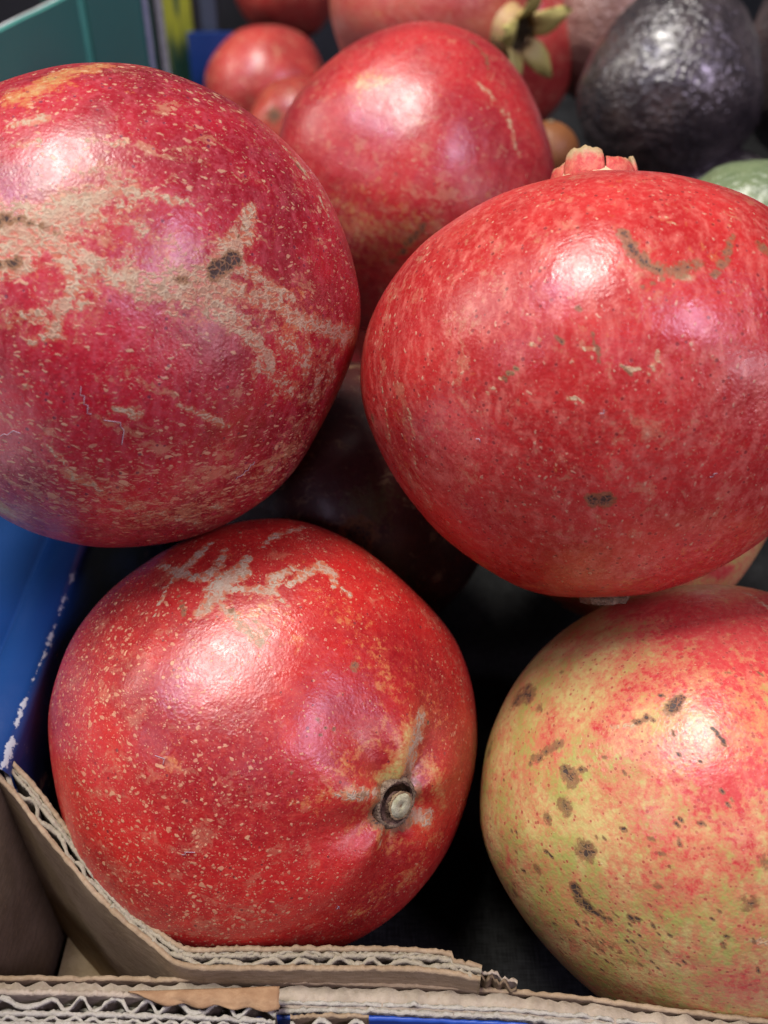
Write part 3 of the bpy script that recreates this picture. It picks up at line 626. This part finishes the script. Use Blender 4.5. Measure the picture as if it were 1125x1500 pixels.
def resample(pts, step):
    pts = [np.array(p, float)[:2] for p in pts]; out = [pts[0]]; acc = 0
    for a, b in zip(pts[:-1], pts[1:]):
        L = np.linalg.norm(b - a); n = max(1, int(L / step))
        for i in range(1, n + 1): out.append(a + (b - a) * i / n)
    return out
def smooth_path(p, it=8):
    p = [x.copy() for x in p]
    for _ in range(it):
        q = [x.copy() for x in p]
        for i in range(1, len(p) - 1): q[i] = (p[i - 1] + 2 * p[i] + p[i + 1]) / 4
        p = q
    return p
def sheet(name, path, off, thick, zb, zt, mat, parent, wave=0, pitch=.6, rag=.03, seed=0, nz=6, crush=None, origin=(0, 0, 0), fold=False):
    """thin upright ply following a plan path (cm); wave>0 makes it a fluting"""
    rnd = random.Random(seed); P = path; n = len(P); V = []; s = 0; D = []
    ztf = zt if callable(zt) else (lambda t: zt)
    for i in range(n):
        a = P[max(0, i - 1)]; b = P[min(n - 1, i + 1)]; d = (b - a) / (np.linalg.norm(b - a) + 1e-9); nr = np.array([-d[1], d[0]])
        if i: s += np.linalg.norm(P[i] - P[i - 1])
        cr = crush(i / (n - 1)) if crush else 1.0
        w_ = (wave * math.sin(2 * math.pi * s / pitch + 1.5 * math.sin(s * 1.3 + seed) + .7 * math.sin(s * 4.1 + seed)) if wave else 0) * cr
        w_ *= .75 + .7 * mnoise.noise(Vector((s * .8, seed * 1.9, 4)))
        base_off = off * cr + w_ + .02 * mnoise.noise(Vector((s * 1.3, seed * 3.3, 0)))
        top = ztf(i / (n - 1)) + rag * (mnoise.noise(Vector((s * 5, seed, 0))) * 1.1 + .7 * mnoise.noise(Vector((s * 17, seed, 3))) + rnd.uniform(-.35, .35))
        for j in range(nz):
            fr_ = (0, .5, .80, .94, .985, 1.0)[j]; dep = (0, 0, 0, .1, .55, 1)[j]
            z = zb + (top - zb) * fr_
            tk = thick * (1 + (.55 * mnoise.noise(Vector((s * 6, seed * 2.2, 9))) + .25 if j >= nz - 2 else 0))
            for sd in (-.5, .5):
                jit = (rag * .35 * mnoise.noise(Vector((s * 14, seed + 5, sd))) if j == nz - 1 else 0)
                p = P[i] + nr * (base_off + sd * tk + jit)
                V.append((p[0] - origin[0], p[1] - origin[1], z - origin[2])); D.append(dep)
    Fc = []
    def I(i, j, k_): return (i * nz + j) * 2 + k_
    for i in range(n - 1):
        for j in range(nz - 1):
            Fc.append((I(i, j, 0), I(i + 1, j, 0), I(i + 1, j + 1, 0), I(i, j + 1, 0)))
            Fc.append((I(i, j, 1), I(i, j + 1, 1), I(i + 1, j + 1, 1), I(i + 1, j, 1)))
        Fc.append((I(i, nz - 1, 0), I(i + 1, nz - 1, 0), I(i + 1, nz - 1, 1), I(i, nz - 1, 1)))
        Fc.append((I(i, 0, 0), I(i, 0, 1), I(i + 1, 0, 1), I(i + 1, 0, 0)))
    for i in (0, n - 1):
        for j in range(nz - 1): Fc.append((I(i, j, 0), I(i, j + 1, 0), I(i, j + 1, 1), I(i, j, 1)))
    o = meshobj(name, V, Fc, mat, parent, True)
    at_ = o.data.attributes.new('torn', 'FLOAT', 'POINT'); at_.data.foreach_set('value', D)
    return o

def box(name, lo, hi, mat, parent=None, origin=(0, 0, 0)):
    x0, y0, z0 = [a - b for a, b in zip(lo, origin)]; x1, y1, z1 = [a - b for a, b in zip(hi, origin)]
    V = [(x0, y0, z0), (x1, y0, z0), (x1, y1, z0), (x0, y1, z0), (x0, y0, z1), (x1, y0, z1), (x1, y1, z1), (x0, y1, z1)]
    return meshobj(name, V, [(0, 3, 2, 1), (4, 5, 6, 7), (0, 1, 5, 4), (1, 2, 6, 5), (2, 3, 7, 6), (3, 0, 4, 7)], mat, parent, False)

# folded corner liner hugging the front left pomegranate; its top rises towards the side ledge
def resample3(pts, step):
    out = [np.array(pts[0], float)]
    for a, b in zip(pts[:-1], pts[1:]):
        a = np.array(a, float); b = np.array(b, float); n = max(1, int(np.linalg.norm((b - a)[:2]) / step))
        for i in range(1, n + 1): out.append(a + (b - a) * i / n)
    return out
fp = ((-6, 1132, 5.75), (20, 1160, 5.6), (64, 1217, 5.3), (131, 1299, 4.9), (181, 1349, 4.65), (213, 1372, 4.55), (256, 1411, 4.5), (290, 1417, 4.5), (400, 1417, 4.5), (560, 1417, 4.5), (650, 1422, 4.5), (704, 1434, 4.45))
p3 = smooth_path(resample3([atz(*q) for q in fp], .05), 14)
path = [q[:2] for q in p3]; zz_ = [q[2] for q in p3]
ZT = lambda t: float(np.interp(t * (len(zz_) - 1), range(len(zz_)), zz_))
org = (path[len(path) // 2][0], path[len(path) // 2][1], 0)
flap = thing('cardboard_liner', 'folded double-wall corrugated cardboard liner bent around the front left pomegranate', 'cardboard', org)
crush = lambda t: 1 - .45 * math.exp(-((t - .36) / .13) ** 2) - .35 * (t > .95)
sheet('outer_ply', path, 0, .07, .1, ZT, K, flap, rag=.035, seed=1, origin=org)
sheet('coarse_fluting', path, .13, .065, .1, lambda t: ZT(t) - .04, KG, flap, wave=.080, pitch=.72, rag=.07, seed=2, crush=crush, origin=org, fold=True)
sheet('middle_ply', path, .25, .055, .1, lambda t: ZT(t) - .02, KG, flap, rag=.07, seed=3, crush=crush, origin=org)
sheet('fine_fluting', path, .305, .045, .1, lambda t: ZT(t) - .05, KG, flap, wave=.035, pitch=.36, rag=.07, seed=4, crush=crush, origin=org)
sheet('inner_ply', path, .365, .065, .1, lambda t: ZT(t) + .0, K, flap, rag=.05, seed=5, crush=crush, origin=org)
tp = smooth_path(resample([atz(x, y, 4.2)[:2] for x, y in ((698, 1436), (728, 1436), (757, 1444))], .04), 3)
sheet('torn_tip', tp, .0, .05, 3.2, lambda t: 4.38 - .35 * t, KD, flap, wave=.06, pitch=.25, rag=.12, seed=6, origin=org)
sheet('torn_tip', tp, .14, .05, 3.2, lambda t: 4.32 - .3 * t, KT, flap, wave=.04, pitch=.33, rag=.12, seed=7, origin=org)

# the box that holds the fruit: floor, front wall, left side with its ledge, back left panels
bx = thing('fruit_box', 'open blue and teal printed cardboard box holding the pomegranates', 'box', (0, 30, 0))
BO = (0, 30, 0)
def bpath(pts, z, step=.07, it=6): return smooth_path(resample([atz(x, y, z)[:2] for x, y in pts], step), it)
ZW = 4.0
line = ((-160, 1428), (0, 1432), (300, 1434), (560, 1440), (740, 1450), (860, 1462), (960, 1476), (1125, 1496), (1300, 1515))
pth = bpath(line, ZW)
sheet('inner_liner', pth, .0, .06, 0, ZW, K, bx, rag=.035, seed=11, origin=BO)
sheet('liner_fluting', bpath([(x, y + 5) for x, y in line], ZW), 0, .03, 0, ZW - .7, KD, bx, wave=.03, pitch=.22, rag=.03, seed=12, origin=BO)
# flat tan top of the front wall
pth2 = [p for p in bpath([(x, y + 23) for x, y in line], ZW)]
sheet('wall_top', pth2, 0, .30, 1.0, lambda t: ZW - .02, KT, bx, rag=.012, seed=13, origin=BO)
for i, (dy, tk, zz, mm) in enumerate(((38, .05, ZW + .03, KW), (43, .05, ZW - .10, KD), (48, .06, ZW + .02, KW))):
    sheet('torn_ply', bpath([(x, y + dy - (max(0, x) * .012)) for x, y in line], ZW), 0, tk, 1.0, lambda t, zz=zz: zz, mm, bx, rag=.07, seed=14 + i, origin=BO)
sheet('printed_face', bpath([(x, y + 53 - (max(0, x) * .012)) for x, y in line], ZW), 0, .05, -3, ZW - .10, mat_print('blue_outer_print', (.022, .075, .36), rough=.45), bx, rag=.02, seed=18, origin=BO)
# corrugated scraps on the near side of the wall
def scrap(pts, rows, label, seed, ztop):
    p0 = bpath(pts, ztop, .05, 4); o0 = (p0[len(p0) // 2][0], p0[len(p0) // 2][1], 0)
    t = thing('cardboard_tab', label, 'cardboard', o0, None)
    for j, (kind, off, th_, wv, pi_, mm, dz) in enumerate(rows):
        sheet(kind, p0, off, th_, 1.0, lambda t, dz=dz: ztop + dz, mm, t, wave=wv, pitch=pi_, rag=.06, seed=seed + j, origin=o0)
    return t
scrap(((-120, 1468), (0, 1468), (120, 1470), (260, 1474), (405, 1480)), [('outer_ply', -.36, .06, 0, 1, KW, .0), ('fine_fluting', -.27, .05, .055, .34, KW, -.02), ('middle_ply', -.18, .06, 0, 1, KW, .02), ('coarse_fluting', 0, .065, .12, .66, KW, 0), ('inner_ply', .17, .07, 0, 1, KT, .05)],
      'long torn tab of white corrugated board along the bottom left edge', 30, ZW + .35)
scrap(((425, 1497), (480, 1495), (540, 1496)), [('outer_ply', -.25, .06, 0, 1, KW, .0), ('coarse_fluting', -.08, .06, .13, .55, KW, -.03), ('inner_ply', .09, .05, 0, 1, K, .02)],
      'short stub of white corrugated board ending at the blue print, bottom edge', 50, ZW + .2)
# torn brown paper draped at the end of the long tab
tab = bpy.data.objects['cardboard_tab']
tl = np.array(tab.location) / CM
V = []; Fc = []; nu, nv = 40, 10
for j in range(nv + 1):
    for i in range(nu + 1):
        u_, v_ = i / nu, j / nv
        top_ = np.array(atz(188 + 222 * u_, 1455 - 8 * u_, ZW + .46)); bot_ = np.array(atz(240 + 168 * u_, 1470 + 11 * u_ + 3 * math.sin(u_ * 23), ZW + .42))
        p = top_ + (bot_ - top_) * v_ + np.array([0, 0, .05 * math.sin(v_ * 3.1) + .03 * mnoise.noise(Vector((u_ * 6, v_ * 2, 3)))])
        p[0] += (.10 * mnoise.noise(Vector((v_ * 4, 8, 1))) if i == nu else 0)
        V.append(tuple(p - tl))
for j in range(nv):
    for i in range(nu): Fc.append((j * (nu + 1) + i, j * (nu + 1) + i + 1, (j + 1) * (nu + 1) + i + 1, (j + 1) * (nu + 1) + i))
pf_ = meshobj('torn_brown_paper', V, Fc, mat_kraft('brown_wrap_paper', (.24, .14, .07), (.33, .21, .11)), tab)
sd_ = pf_.modifiers.new('thickness', 'SOLIDIFY'); sd_.thickness = .0004

# floor
k = NT('black_tray_floor'); co = k.obj(); g = k.noise(k.map(co, (1, 14, 1)), 2, 3, .5); g2 = k.noise(k.map(co, (14, 1, 1)), 2, 3, .5); n = k.noise(co, .35, 5, .6)
cc = k.mix(k.step(k.add(k.mul(k.add(g, g2), .5), k.mul(k.add(n, -.5), .6)), .35, .7), (.006, .006, .006), (.024, .025, .025))
m_floor = k.out(cc, .8, k.bump(k.add(g, g2), .4, .03), .12)
fl = box('floor', (-13, 6, -.3), (34, 90, 0), m_floor); fl['kind'] = 'structure'
tb = box('ground', (-400, -400, -80), (400, 400, -79), mat_plain('dull_ground', (.05, .05, .05), (.09, .09, .09), .05)); tb['kind'] = 'structure'

# left side: ledge with worn inner edge, navy inner face, kraft pocket
XE = -7.5; ZL = 6.0
def ledge():
    V = []; Fc = []; ny = 260
    prof = [(-13.0, ZL - .15), (-10.6, ZL + .02), (-8.62, ZL + .04), (-8.55, ZL - .06), (-8.48, ZL + .05), (-8.1, ZL + .06), (-7.72, ZL + .03), (-7.55, ZL - .06), (-7.47, ZL - .22), (-7.47, ZL - .6), (-7.50, 3.6), (-7.55, .02)]
    for i in range(ny + 1):
        y = 12.4 + (46 - 12.4) * i / ny
        for j, (x, z) in enumerate(prof):
            V.append((x + .05 * mnoise.noise(Vector((y * .35, j * .2, 1))), y - BO[1], z + .06 * mnoise.noise(Vector((y * .4, j * .35, 7)))))
    m = len(prof)
    for i in range(ny):
        for j in range(m - 1): Fc.append((i * m + j, i * m + j + 1, (i + 1) * m + j + 1, (i + 1) * m + j))
    k = NT('blue_ledge_print'); co = k.obj(); sx = k.n('ShaderNodeSeparateXYZ'); k.t.links.new(co, sx.inputs[0])
    e = k.math('ABSOLUTE', k.add(sx.outputs[0], 7.58))
    wn = k.noise(co, 2.2, 9, .75)
    near = k.step(sx.outputs[1], -11, -17.5)          # wear grows along the edge towards the front corner
    worn = k.step(k.add(k.add(wn, k.mul(e, -2.0)), k.mul(near, .10)), .50, .56)
    c_ = k.mix(k.mul(k.noise(co, .5, 4, .6), .4), (.007, .045, .17), (.005, .026, .10))
    c_ = k.mix(k.mul(worn, .8), c_, (.48, .52, .52))
    m_l = k.out(c_, k.add(.32, k.mul(worn, .4)), k.bump(k.add(k.noise(co, 1.3, 4, .5), k.mul(k.noise(co, 12, 4, .6), .15)), .35, .06), .5)
    return meshobj('side_ledge', V, Fc, m_l, bx, True)
ledge()
# pocket outside the liner, its shade put into the brown
V = []
for y in (4.6, 12.5):
    for x, z in ((-7.42, 0), (-7.75, 5.9), (-7.95, 5.9), (-7.62, 0)): V.append((x, y - BO[1], z))
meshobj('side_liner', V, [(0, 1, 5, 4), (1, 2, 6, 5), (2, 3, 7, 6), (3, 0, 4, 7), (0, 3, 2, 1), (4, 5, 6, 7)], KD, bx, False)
box('floor_flap', (-7.25, 5.2, .1), (-2.0, 12.0, .35), K, bx, BO)
# left teal wall at the back, its folded corner and panels beyond
def vpanel(name, a, b, zt_a, zt_b, th_, mat, zb=0):
    a = np.array(a, float); b = np.array(b, float); d = (b - a) / np.linalg.norm(b - a); nr = np.array([-d[1], d[0]]) * th_ / 2
    n = 24; V = []; Fc = []
    for i in range(n + 1):
        t_ = i / n; p = a + (b - a) * t_; z = zt_a + (zt_b - zt_a) * t_
        for q in (p + nr, p - nr):
            for zz in (zb, z): V.append((q[0] - BO[0], q[1] - BO[1], zz + (.04 * mnoise.noise(Vector((t_ * 9, 1, 1))) if zz == z else 0)))
    for i in range(n):
        r0, r1 = i * 4, (i + 1) * 4
        Fc += [(r0, r1, r1 + 1, r0 + 1), (r0 + 2, r0 + 3, r1 + 3, r1 + 2), (r0 + 1, r1 + 1, r1 + 3, r0 + 3), (r0, r0 + 2, r1 + 2, r1)]
    for r0 in (0, n * 4): Fc.append((r0, r0 + 1, r0 + 3, r0 + 2))
    return meshobj(name, V, Fc, mat, bx, False)
pA = atx(0, 45, -13); pB = atx(90, 0, -13)
slope = (pB[2] - pA[2]) / (pB[1] - pA[1])
yA, yB = 19, atx(122, 60, -13)[1]
zta = pA[2] + slope * (yA - pA[1])
vpanel('side_wall', (-13.1, yA), (-13.1, yB), zta, pA[2] + slope * (yB - pA[1]), .3, TEAL)
e = vpanel('side_wall_edge', (-13.28, yA), (-13.28, yB), zta + .02, pA[2] + slope * (yB - pA[1]) + .02, .14, PALE)
q0 = aty(118, 60, yB + .6); q1 = aty(213, 60, yB + 4.2)
vpanel('corner_fold', (q0[0] - .1, q0[1]), (q0[0] + .35, q0[1] + .15), 22, 22, .15, TEAL)
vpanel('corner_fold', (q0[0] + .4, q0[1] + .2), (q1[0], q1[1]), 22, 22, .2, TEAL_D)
vpanel('torn_edge_and_gap', (q1[0] + .1, q1[1] - .05), (q1[0] + .32, q1[1]), 22, 22, .25, mat_plain('lavender_grey_edge', (.22, .24, .36), (.4, .42, .5)))
vpanel('torn_edge_and_gap', (q1[0] + .45, q1[1] + .1), (q1[0] + .6, q1[1] + .15), 22, 22, .2, mat_plain('gap_shade_black', (.01, .01, .012), (.02, .02, .02)))  # black strip painted for the shade in the slot
vpanel('torn_edge_and_gap', (q1[0] + .65, q1[1] + .1), (q1[0] + .95, q1[1] + .2), atx(235, 40, q1[0] + .8)[2] if False else 22, 22, .2, mat_plain('grey_edge', (.2, .22, .22), (.42, .44, .42)))

# neighbouring crate beyond: green print with yellow flash, blue edge
cr_o = (-12, 70, 0)
cr = thing('printed_crate', 'dark green crate with a yellow flash beyond the teal wall', 'crate', cr_o)
k = NT('green_print_with_yellow'); tc = k.n('ShaderNodeTexCoord'); co = k.map(tc.outputs['Object'], (100, 100, 100)); sx = k.n('ShaderNodeSeparateXYZ'); k.t.links.new(co, sx.inputs[0])
P0 = aty(238, 40, 66); P1 = aty(292, 30, 66); zc = aty(260, 70, 66)[2]
ux = k.add(sx.outputs[0], cr_o[0]); 
fl_ = k.mul(k.step(ux, P0[0] - .3, P0[0] + .4), k.step(ux, P1[0] + .5, P1[0] - .5))
wobz = k.add(sx.outputs[2], k.mul(k.noise(k.map(co, (1.5, 1, .2)), 1.2, 3), 6))
fl_ = k.mul(fl_, k.step(wobz, zc + 2.0, zc + 4.5)); fl_ = k.mul(fl_, k.step(k.noise(k.map(co, (2, 1, .25)), .9, 4), .35, .5))
m_y = k.out(k.mix(fl_, (.010, .045, .028), (.30, .32, .02)), .5, None, .4)
a0 = aty(215, 60, 66)[0]; a1 = aty(282, 60, 66)[0]; a2 = aty(318, 60, 66)[0]
box('front_panel', (a0 - 6, 66, 0), (a1 + .1, 66.4, 34), m_y, cr, cr_o)
bl = vp = box('blue_panel', (a1 - .1, 64.9, -2), (a2 + 1.2, 65.2, aty(300, 48, 64.9)[2]), BLUE, cr, cr_o)
box('dark_panel', (a1 + .9, 90, 0), (a2 + 44, 90.4, 44), mat_plain('black_panel', (.008, .01, .014), (.018, .02, .028)), cr, cr_o)  # black sheet added to keep the background dark
box('metal_strip', (aty(296, 20, 66)[0], 65.5, 0), (aty(318, 20, 66)[0], 65.8, 30), mat_plain('grey_blue_strip', (.03, .045, .07), (.06, .08, .11)), cr, cr_o)

# boards added for darkness behind fruit, and the pale counter left of the box
bw = box('added_dark_backdrop', (-40, 92, -60), (60, 93, 60), mat_plain('black_board', (.008, .008, .010), (.018, .018, .022))); bw['kind'] = 'structure'
rw = box('added_dark_side', (34.2, 6, -60), (35, 92, 22), mat_plain('black_side', (.008, .008, .010), (.018, .018, .022))); rw['kind'] = 'structure'
ct = box('counter', (-90, 0, -60), (-14, 60, 6), mat_plain('pale_counter', (.50, .56, .62), (.60, .66, .72), .3)); ct['kind'] = 'structure'

# stray lint fibres lying on the skins
M_lint = mat_plain('pale_lint', (.34, .29, .33), (.5, .45, .5), 5, .9)
def lint(root, lines, rad=.006):
    rd = [c for c in root.children if c.name.startswith('rind')][0]
    me = rd.data; co_ = np.empty(len(me.vertices) * 3); me.vertices.foreach_get('co', co_); L_ = co_.reshape(-1, 3) / CM
    q = rd.rotation_quaternion.to_matrix(); Mx = np.array(q); off = np.array(root.location) / CM + np.array(rd.location) / CM
    Wd = L_ @ Mx.T; Wp = Wd + off; rel = Wp - CAM; Zd = rel @ FWD
    px = 562.5 + FPX * (rel @ RGT) / Zd; py = 750 - FPX * (rel @ UPV) / Zd; fr = np.nonzero((Wd * rel).sum(1) < 0)[0]
    for ln in lines:
        pts = []
        for i in range(len(ln) - 1):
            for k_ in range(5):
                t_ = k_ / 5; x = ln[i][0] * (1 - t_) + ln[i + 1][0] * t_; y = ln[i][1] * (1 - t_) + ln[i + 1][1] * t_
                j = fr[np.argmin((px[fr] - x) ** 2 + (py[fr] - y) ** 2)]
                pts.append(L_[j] * 1.004)
        V = []; Fc = []
        for i, p in enumerate(pts):
            d = pts[min(i + 1, len(pts) - 1)] - pts[max(i - 1, 0)]; d = d / (np.linalg.norm(d) + 1e-9)
            a = np.cross(d, p); a /= np.linalg.norm(a) + 1e-9; b = np.cross(d, a)
            for k_ in range(4):
                V.append(tuple(p + rad * (a * math.cos(k_ * math.pi / 2) + b * math.sin(k_ * math.pi / 2))))
        for i in range(len(pts) - 1):
            for k_ in range(4): Fc.append((i * 4 + k_, i * 4 + (k_ + 1) % 4, i * 4 + 4 + (k_ + 1) % 4, i * 4 + 4 + k_))
        o = meshobj('lint_fibre', V, Fc, M_lint, root); o.location = rd.location; o.rotation_mode = 'QUATERNION'; o.rotation_quaternion = rd.rotation_quaternion
ob = bpy.data.objects
lint(ob['pomegranate'], [((118, 568), (124, 590), (136, 612)), ((150, 616), (174, 617), (184, 634), (179, 655)), ((0, 640), (18, 632), (36, 634)), ((345, 700), (362, 688), (375, 672))])
lint(ob['pomegranate.001'], [((228, 1108), (240, 1112), (236, 1124)), ((492, 1330), (499, 1326)), ((494, 1325), (498, 1333)), ((268, 1252), (276, 1246), (288, 1247))])
lint(ob['pomegranate.002'], [((876, 604), (884, 606), (888, 600)), ((1040, 700), (1050, 690)), ((700, 640), (706, 652))])
